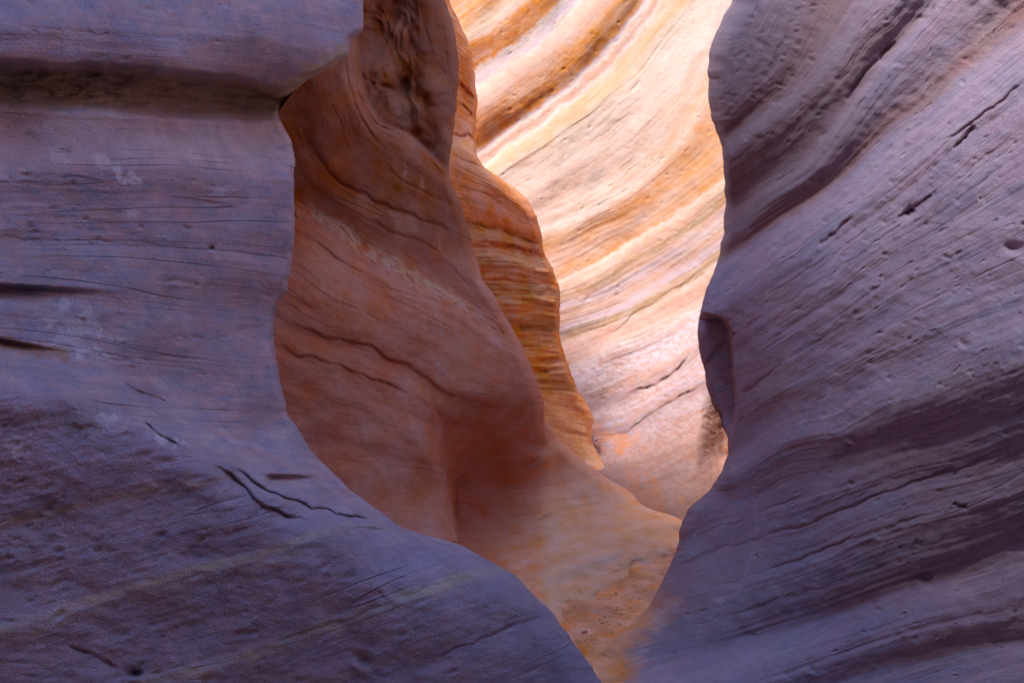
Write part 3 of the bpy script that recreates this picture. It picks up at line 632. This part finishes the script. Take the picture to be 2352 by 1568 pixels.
rC = relief([(-400, 0), (190, 0), (200, -.5), (210, .2), (245, 0), (250, -.5), (260, .2), (310, 0), (320, -.6), (330, .7), (375, .6), (385, .1), (500, -.2), (515, -.8), (528, .6), (545, .2), (560, -.9), (575, .7), (600, .4), (612, -.5), (640, .3), (655, -.4), (680, .3), (700, -.3), (735, -.5), (748, -1), (760, .2), (820, .2), (832, -.5), (842, .3), (885, -.5), (895, .3), (930, .4), (985, .4), (1060, .3)], hp=60)
cracksC = [([(1039, 305), (1060, 312), (1075, 305), (1093, 325)], 3, .03, .03, 10), ([(1054, 188), (1070, 208), (1085, 215), (1092, 225)], 3, .03, .03, 10), ([(1052, 232), (1070, 250), (1093, 275)], 3, .03, .03, 10),
           ([(1034, 350), (1060, 362), (1095, 382), (1125, 408)], 3, .02, .03, 10), ([(1080, 515), (1150, 528), (1250, 562)], 3, .02, .05, 12), ([(1095, 556), (1180, 566), (1265, 588)], 3, .03, .06, 14), ([(1100, 440), (1150, 455), (1190, 470)], 2.5, .01, .01, 8),
           ([(1120, 640), (1200, 646), (1285, 656)], 3, .02, .03, 10), ([(1180, 748), (1285, 753)], 4, .02, .06, 14), ([(1230, 829), (1306, 830)], 3, .02, .03, 10), ([(1225, 845), (1250, 850), (1260, 858)], 4, .03, .03, 8), ([(1267, 978), (1300, 992), (1357, 1002)], 3, .01, .02, 8), ([(1190, 690), (1285, 704)], 3, .02, .03, 9)]
def dispC(X, Y, T):
    r = -rC(T + 5 * fbm(X / 90, Y / 90, 3, 6)) * .0030
    return r + .6 * crack_disp(X, Y, cracksC) + .018 * fbm(X / 110, T / 70, 2, 33) + .006 * fbm(X / 30, Y / 30, 3, 34) + .012 * fbm(X / 80, T / 9, 4, 35) * sm(490, 560, T) * (1 - sm(880, 940, T)) + .004 * fbm(X / 80, T / 9, 4, 35)
def colC(X, Y, T):
    Tn = T + 4 * fbm(X / 50, Y / 30, 3, 66)
    c = ramp(Tn, [(-200, (.56, .25, .11)), (320, (.54, .24, .11)), (335, (.62, .34, .18)), (400, (.56, .26, .13)), (500, (.52, .23, .11)), (520, (.44, .24, .10)), (560, (.48, .21, .08)), (580, (.52, .29, .14)), (600, (.42, .24, .13)), (640, (.54, .25, .10)), (655, (.42, .25, .12)), (700, (.52, .26, .09)), (745, (.40, .24, .10)), (760, (.55, .25, .07)), (830, (.52, .24, .07)), (885, (.46, .28, .12)), (920, (.60, .33, .15)), (985, (.68, .40, .22)), (1100, (.66, .40, .24))])
    return np.clip(c * np.array((1.45, 1.12, .86)) * (1 + .14 * fbm(X / 160, T / 6, 4, 48))[..., None], .02, .9)
edgeC = [(1000, -500), (1024, -20), (1030, 0), (1050, 40), (1062, 65), (1082, 115), (1092, 190), (1097, 235), (1093, 300), (1094, 352), (1106, 380), (1160, 416), (1210, 455), (1226, 480), (1242, 530), (1250, 580), (1270, 620), (1284, 655), (1288, 710), (1284, 770), (1296, 810), (1310, 855), (1330, 900), (1354, 935), (1364, 962), (1356, 1000), (1366, 1030), (1385, 1062), (1430, 1095), (1500, 1150), (1560, 1230), (1560, 1500)]
m_org = stone('orange_sandstone', lam=.05, lam_scale=1.2, grain=.08, pit=.2, bump=1.2, mott=.08, lam_bump=.8, pit_amt=.3)
o = build_wall('rock_fin', m_org, 850, edgeC, [(-500, 14), (350, 12), (450, 24), (600, 14), (900, 16), (1100, 20), (1500, 20)], [(-500, .2), (400, .2), (1000, .15), (1500, .1)],
               dC, tC, colC, dispC, rows(-40, 1150, 3.0, top=-118, bottom=1500), 180, 1, back=(240, .35), plateau=(-4, 0, .3), seed=4, wig=2.5)
tidy(o, 'narrow orange rock fin with level ledges between the brown fin and pale wall', 'rock fin', None, 'thing')

# ================================================================== PALE BACK WALL
tD = strata_field([
    (20, [(1070, 95), (1130, 60), (1200, 0)]),
    (100, [(1000, 250), (1092, 198), (1183, 132), (1259, 76), (1325, 0)]),
    (175, [(1090, 300), (1180, 240), (1260, 185), (1336, 112), (1390, 55), (1440, 0)]),
    (225, [(1097, 352), (1183, 289), (1244, 244), (1310, 193), (1376, 132), (1437, 66), (1485, 0)]),
    (250, [(1102, 385), (1234, 290), (1336, 213), (1402, 152), (1488, 41), (1518, 0)]),
    (330, [(1160, 425), (1300, 335), (1420, 240), (1530, 140), (1625, 20)]),
    (370, [(1200, 450), (1330, 375), (1450, 290), (1560, 190), (1665, 60)]),
    (470, [(1249, 525), (1336, 488), (1422, 445), (1490, 390), (1545, 335), (1595, 260), (1640, 170), (1720, 60)]),
    (530, [(1264, 568), (1366, 521), (1488, 460), (1615, 366), (1700, 280)]),
    (600, [(1290, 650), (1386, 600), (1488, 538), (1564, 488), (1656, 417), (1740, 340)]),
    (645, [(1295, 682), (1437, 612), (1539, 556), (1666, 460)]),
    (750, [(1305, 770), (1376, 747), (1463, 711), (1564, 655), (1630, 610), (1700, 560)]),
    (830, [(1323, 846), (1400, 808), (1506, 769), (1612, 713), (1700, 660)]),
    (930, [(1362, 937), (1436, 913), (1506, 881), (1559, 850), (1620, 800)]),
    (985, [(1362, 1003), (1443, 990), (1520, 938), (1622, 885), (1700, 850)]),
    (1060, [(1400, 1060), (1500, 1035), (1600, 980), (1700, 920)]),
    (1130, [(1400, 1140), (1450, 1125), (1560, 1092), (1650, 1035)]),
    (1500, [(1200, 1500), (1800, 1450)]), (-500, [(900, -100), (1300, -600), (1900, -900)])])
dD = depth_field([
    (850, -700, 8.6), (1400, -700, 8.2), (1950, -700, 7.6), (850, 0, 7.6), (1100, 0, 7.3), (1400, 0, 7.1), (1680, 0, 6.8), (2000, 0, 6.3),
    (850, 300, 7.3), (1100, 300, 7.05), (1400, 300, 6.75), (1660, 300, 6.35), (2000, 300, 5.6),
    (1000, 600, 7.0), (1300, 600, 6.6), (1500, 600, 6.3), (1660, 600, 5.95), (2000, 600, 5.1),
    (1100, 850, 6.7), (1330, 850, 6.25), (1500, 850, 5.9), (1610, 850, 5.6), (1700, 850, 5.5), (1950, 850, 5.0),
    (1200, 1000, 6.4), (1380, 1000, 6.0), (1480, 1000, 5.6), (1580, 980, 5.35), (1650, 1000, 5.25), (1760, 1000, 5.1),
    (1400, 1080, 5.5), (1500, 1090, 5.05), (1600, 1080, 4.95), (1690, 1090, 5.1), (1400, 1150, 4.9), (1520, 1160, 4.7), (1600, 1150, 4.66), (1700, 1160, 4.7),
    (1300, 1300, 4.2), (1500, 1300, 4.05), (1700, 1300, 4.0), (1200, 1600, 3.4), (1900, 1600, 3.2)])
rD = relief([(-400, 0), (-20, 0), (10, .4), (40, -.4), (75, -.6), (92, .3), (105, 1.0), (125, .9), (140, .3), (170, -.3), (205, -.6), (222, -.2), (232, 1), (240, .2), (248, .4), (265, .9), (300, .3), (420, .1), (460, .3), (480, .1), (520, -.4), (590, -.2), (600, .5), (615, .2), (640, -.5), (660, .1), (740, -.3), (752, -.6), (765, .4), (825, .5), (850, .2), (925, -.2), (935, -.4), (950, .2), (985, -.5), (1000, .4), (1100, 0), (1300, 0)], hp=70)
cracksD = [([(1362, 1001), (1400, 998), (1443, 990), (1480, 965), (1520, 934), (1570, 905), (1622, 881)], 3, .02, .05, 14), ([(1450, 905), (1506, 881), (1559, 850), (1585, 812)], 3, .03, .05, 14), ([(1390, 780), (1463, 715), (1564, 657), (1620, 615)], 3, .015, .03, 10),
           ([(1330, 500), (1360, 480), (1400, 450)], 2, .01, .01, 8), ([(1380, 310), (1420, 280), (1450, 255)], 2, .01, .01, 8), ([(1445, 215), (1455, 205), (1470, 190)], 3, .02, .02, 8), ([(1560, 660), (1600, 640), (1640, 620)], 2, .01, .02, 8),
           ([(1400, 440), (1440, 400), (1480, 360)], 2, .006, .01, 8), ([(1490, 300), (1530, 260), (1570, 220), (1600, 190)], 2, .008, .01, 8), ([(1230, 420), (1330, 350), (1400, 300)], 2, .006, .006, 8)]
pitD = []
for _ in range(330):
    x = _prs.uniform(1090, 1670); y = _prs.uniform(0, 1150)
    pitD.append((x, y, _prs.uniform(2, 4.5), _prs.uniform(.008, .022), _prs.uniform(-1, .2), _prs.uniform(1.0, 1.8)))
for _ in range(150):
    pitD.append((_prs.uniform(1490, 1660), _prs.uniform(950, 1120), _prs.uniform(2.5, 5), _prs.uniform(.010, .026), _prs.uniform(.3, 1.0), _prs.uniform(1.0, 1.8)))
def dispD(X, Y, T):
    k = np.interp(X, [1090, 1350, 1660], [1.0, .9, .55])
    r = -rD(T + 5 * fbm(X / 140, Y / 140, 3, 7)) * .0023 * np.where(T < 300, 1, .6) * k
    rec = sm(1600, 1668, X + .1 * (Y - 1000)) * sm(860, 960, Y) * (1 - sm(1040, 1110, Y)); r = r + rec * .24
    return r + .32 * crack_disp(X, Y, cracksD) + .35 * pits(X, Y, pitD) + .030 * fbm(X / 200, T / 110, 2, 36) + .0035 * fbm(X / 30, Y / 30, 3, 37) + .0014 * fbm(X / 260, T / 10, 3, 38) * (1 + sm(480, 560, T)) + .0012 * fbm(X / 260, T / 3, 2, 39)
OR, OD, PA, WH, PK, OL, LI, YE = (.80, .38, .14), (.70, .28, .08), (.78, .57, .44), (.82, .70, .61), (.72, .47, .36), (.50, .34, .19), (.68, .55, .60), (.74, .54, .34)
def colD(X, Y, T):
    Tn = T + 7 * fbm(X / 60, Y / 60, 4, 67) + 3 * fbm(X / 14, Y / 14, 2, 68)
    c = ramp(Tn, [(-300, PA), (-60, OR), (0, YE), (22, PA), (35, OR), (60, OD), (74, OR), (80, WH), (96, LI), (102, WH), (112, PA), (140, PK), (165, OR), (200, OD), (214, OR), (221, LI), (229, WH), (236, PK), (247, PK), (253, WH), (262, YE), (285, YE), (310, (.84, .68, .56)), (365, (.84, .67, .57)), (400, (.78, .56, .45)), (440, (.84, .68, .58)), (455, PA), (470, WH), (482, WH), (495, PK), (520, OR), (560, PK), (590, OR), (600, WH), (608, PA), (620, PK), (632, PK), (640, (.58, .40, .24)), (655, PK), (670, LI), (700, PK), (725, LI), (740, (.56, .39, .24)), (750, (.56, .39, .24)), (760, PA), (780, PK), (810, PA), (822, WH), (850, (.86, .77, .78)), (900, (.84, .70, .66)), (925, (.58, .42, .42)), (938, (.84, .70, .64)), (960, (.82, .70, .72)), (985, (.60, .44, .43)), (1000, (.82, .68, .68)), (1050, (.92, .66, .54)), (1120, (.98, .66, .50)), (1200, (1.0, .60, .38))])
    f = sm(1380, 1600, X) * np.exp(-((T - 500) / 60)**2); c = mixc(c, OR, f * .5)
    f = sm(1450, 1640, X) * np.exp(-((T - 590) / 40)**2); c = mixc(c, OL, f * .3)
    f = sm(.05, .55, fbm(X / 160, T / 24, 4, 49, .5)); c = mixc(c, WH, f * .30)
    f = sm(.05, .6, fbm(X / 150, T / 22, 4, 51, .5)) * (T > 480); c = mixc(c, (.72, .44, .29), f * .5)
    f = sm(0, .35, fbm(X / 16, Y / 10, 5, 52, .7)) * sm(770, 860, T); c = mixc(c, (.72, .46, .30), f * .55)
    f = sm(-.1, .5, fbm(X / 24, Y / 24, 4, 53, .65)) * blob(X, Y, 1590, 1040, 110, 90, 0, 76, .5); c = mixc(c, (.80, .50, .40), f * .5)
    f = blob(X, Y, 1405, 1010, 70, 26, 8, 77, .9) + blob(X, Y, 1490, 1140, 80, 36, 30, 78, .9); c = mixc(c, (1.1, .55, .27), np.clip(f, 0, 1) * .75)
    c = mixc(c, (.42, .18, .08), blob(X, Y, 1672, 985, 30, 60, 0, 79, .3) * .7)  # shade of the recess by the right wall, put into the colour
    return np.clip(.43 * c * np.array((1.0, .90, .86)) * (1 - np.array((0, .05, -.06)) * sm(640, 860, T)[..., None]) * (1 + .06 * fbm(X / 250, T / 4, 4, 54))[..., None], .02, .9)
m_pale = stone('pale_banded_sandstone', lam=.025, lam_scale=1.4, grain=.04, pit=.6, pit_scale=14, bump=.7, mott=.03, lam_bump=.08, pit_amt=.25, line_amt=.12)
def clampD(X, Y, D):
    z = .012 - .10 * sm(1165, 1225, Y)
    F = floor_depth(np.maximum(Y, 950), 0) - (z / np.maximum(cp * (Y - H0 / 2) / FPX - sp_, .05))
    k = .20; h = np.clip(.5 + .5 * (F - D) / k, 0, 1); M = F * (1 - h) + D * h - k * h * (1 - h); g = sm(985, 1040, Y)
    return D * (1 - g) + M * g
edgeD = [(2150, -700), (2150, 0), (2150, 1600)]
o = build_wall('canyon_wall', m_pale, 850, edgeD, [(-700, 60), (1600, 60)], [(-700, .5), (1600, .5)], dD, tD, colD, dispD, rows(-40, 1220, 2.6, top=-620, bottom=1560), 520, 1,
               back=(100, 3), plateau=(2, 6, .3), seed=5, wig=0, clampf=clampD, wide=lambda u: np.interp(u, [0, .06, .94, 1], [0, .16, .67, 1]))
tidy(o, 'bright peach and orange banded sandstone wall at the back of the passage', 'rock wall', None, 'thing')

# ================================================================== SANDY FLOOR
gx = np.concatenate([np.linspace(-14, -1.2, 10), np.arange(-1.0, 2.2, .012), np.linspace(2.4, 14, 10)])
gy = np.concatenate([np.linspace(-14, 1.6, 12), np.arange(1.8, 6.4, .014), np.linspace(6.8, 16, 8)])
GX, GY = np.meshgrid(gx, gy)
GZ = -.012 + .008 * fbm(GX * 2, GY * 2, 3, 80) + .008 * fbm(GX * 12, GY * 12, 4, 81, .6) + .005 * fbm(GX * 40, GY * 40, 3, 84)
V = np.stack([GX, GY, GZ], -1)
c = np.ones(GX.shape + (3,)) * np.array((.96, .37, .155)); c = c * (1 + .2 * fbm(GX * 6, GY * 6, 5, 83, .6))[..., None]
V = V[::-1]; c = c[::-1]
m_sand = stone('red_sand', lam=0, grain=.18, pit=.2, pit_scale=60, bump=1.0, mott=.12, lam_bump=0, pit_amt=.6)
o = make_mesh('ground', V, None, c, np.stack([GX, GY, GX * 0], -1)[::-1], m_sand); o['kind'] = 'structure'
o['label'] = 'reddish sandy canyon floor between the rock walls'

# ================================================================== STONES AND TWIGS
bpy.context.view_layer.update()
dg = bpy.context.evaluated_depsgraph_get()
def land(px, py):
    p = Vector([float(v) for v in world(px, py, 1.0)]); o0 = cam.location.copy()
    h, loc, nm, i, ob, mt = S.ray_cast(dg, o0, (p - o0).normalized())
    return loc, nm
def stone_mat(name, colr):
    m = bpy.data.materials.new(name); m.use_nodes = True; n = m.node_tree; bs = n.nodes['Principled BSDF']
    bs.inputs['Roughness'].default_value = .9; bs.inputs['Specular IOR Level'].default_value = .2
    no = n.nodes.new('ShaderNodeTexNoise'); no.inputs['Scale'].default_value = 60; no.inputs['Detail'].default_value = 5
    cr = n.nodes.new('ShaderNodeValToRGB'); cr.color_ramp.elements[0].position = .3; cr.color_ramp.elements[1].position = .7
    cr.color_ramp.elements[0].color = (*[v * .6 for v in colr], 1); cr.color_ramp.elements[1].color = (*[min(1, v * 1.25) for v in colr], 1)
    tc = n.nodes.new('ShaderNodeTexCoord'); n.links.new(tc.outputs['Object'], no.inputs['Vector']); n.links.new(no.outputs[0], cr.inputs[0]); n.links.new(cr.outputs[0], bs.inputs['Base Color'])
    bp = n.nodes.new('ShaderNodeBump'); bp.inputs['Distance'].default_value = .003; n.links.new(no.outputs[0], bp.inputs['Height']); n.links.new(bp.outputs[0], bs.inputs['Normal'])
    return m
m_st = [stone_mat('red_stone', (.78, .38, .22)), stone_mat('tan_stone', (.85, .52, .34))]
import bmesh
def rock_mesh(seed, mat):
    r = random.Random(seed); bm = bmesh.new(); bmesh.ops.create_icosphere(bm, subdivisions=3, radius=1)
    planes = [(Vector((r.gauss(0, 1), r.gauss(0, 1), r.gauss(0, 1))).normalized(), r.uniform(.5, .85)) for _ in range(9)]
    for v in bm.verts:
        for nrm, d in planes:
            e = v.co.dot(nrm) - d
            if e > 0: v.co -= nrm * e * .92
        f = 1 + .08 * math.sin(v.co.x * 5 + seed) * math.cos(v.co.y * 6)
        v.co = Vector((v.co.x * f, v.co.y * f * .8, v.co.z * .55 + .3))
    me = bpy.data.meshes.new('stone'); bm.to_mesh(me); bm.free(); me.materials.append(mat)
    for p in me.polygons: p.use_smooth = r.random() < .75
    return me
protos = [rock_mesh(i, m_st[i % 2]) for i in range(6)]
def put_stone(px, py, size_px, label, group, k, rz):
    loc, nm = land(px, py)
    if loc is None: return
    d = (loc - cam.location).length
    o = bpy.data.objects.new('stone', protos[k % 6]); C.objects.link(o)
    sc = size_px * d / FPX / 2; o.scale = (sc, sc, sc); o.location = loc - Vector((0, 0, sc * .12)); o.rotation_euler = (0, 0, rz)
    tidy(o, label, 'stone', group, 'thing')
rr = random.Random(11)
put_stone(1342, 1451, 15, 'largest rounded stone on the red sand at the foot of the passage', None, 1, .4)
put_stone(1415, 1362, 9, 'small tan stone on the sand close to the right wall', None, 3, 1.4)
put_stone(1378, 1421, 9, 'flat pebble standing a little above the largest stone on the sand', None, 5, 2.4)
put_stone(1517, 1162, 8, 'lone pebble at the far end of the rock ramp', None, 2, 1.0)
put_stone(1373, 1010, 12, 'pale flat stone topmost in the rubble at the foot of the orange fin', None, 3, .3)
for i in range(75):
    a = rr.random(); x = 1318 + a * 150 + rr.gauss(0, 14); y = 1478 - a * 95 + rr.gauss(0, 16)
    put_stone(x, y, rr.uniform(2.2, 6.0), 'little red pebble scattered on the sandy floor between the walls', 'pebbles scattered on the sand', i, rr.uniform(0, 6))
for i in range(26):
    a = rr.random(); x = 1364 + a * 17 + rr.gauss(0, 3.5); y = 1006 + a * 46 + rr.gauss(0, 3)
    put_stone(x, y, rr.uniform(4, 9.5), 'brown stone in the rubble at the foot of the orange fin', 'rubble at the foot of the orange fin', i, rr.uniform(0, 6))
for i in range(12):
    put_stone(rr.uniform(1385, 1425), rr.uniform(998, 1012), rr.uniform(2, 4), 'tiny pebble on the dusty ledge right of the rubble', 'pebbles on the dusty ledge', i, rr.uniform(0, 6))
for i in range(14):
    put_stone(425 + rr.uniform(0, 30), 1004 + rr.gauss(4, 5) + i * .9, rr.uniform(1.8, 3.6), 'rock crumb lying in the dip of the left wall', 'rock crumbs in the dip of the left wall', i, rr.uniform(0, 6))
m_tw = stone_mat('dry_twig', (.22, .12, .08))
def twig(px, py, l_px, rz, label):
    loc, nm = land(px, py)
    if loc is None: return
    Lm = l_px * (loc - cam.location).length / FPX
    bm = bmesh.new()
    def tube(pts, r0, r1):
        rings = []
        for i, p in enumerate(pts):
            r = r0 + (r1 - r0) * i / (len(pts) - 1)
            rings.append([bm.verts.new((p[0], p[1] + r * math.cos(a), p[2] + r * math.sin(a))) for a in [j * math.pi / 3 for j in range(6)]])
        for a, b in zip(rings[:-1], rings[1:]):
            for j in range(6): bm.faces.new((a[j], a[(j + 1) % 6], b[(j + 1) % 6], b[j]))
        bm.faces.new(rings[0][::-1]); bm.faces.new(rings[-1])
    tube([(-.5 * Lm, 0, 0), (-.2 * Lm, 0, .05 * Lm), (.1 * Lm, 0, .02 * Lm), (.5 * Lm, 0, -.06 * Lm)], .05 * Lm, .02 * Lm)
    tube([(.0 * Lm, 0, .03 * Lm), (.12 * Lm, 0, .12 * Lm), (.26 * Lm, 0, .14 * Lm)], .03 * Lm, .012 * Lm)
    me = bpy.data.meshes.new('twig'); bm.to_mesh(me); bm.free(); me.materials.append(m_tw)
    o = bpy.data.objects.new('twig', me); C.objects.link(o); o.location = loc + nm.normalized() * .004 * (1 if nm.dot(loc - cam.location) < 0 else -1)
    view = (loc - cam.location); o.rotation_euler = (0, -rz, math.atan2(view.y, view.x) - math.pi / 2 + .4)
    tidy(o, label, 'twig', None, 'thing')
twig(24, 318, 12, -.2, 'short dry twig at the far left edge, on the ledge under the undercut')
twig(150, 347, 24, -.1, 'longer brown twig lying on the left wall beside the white stain')
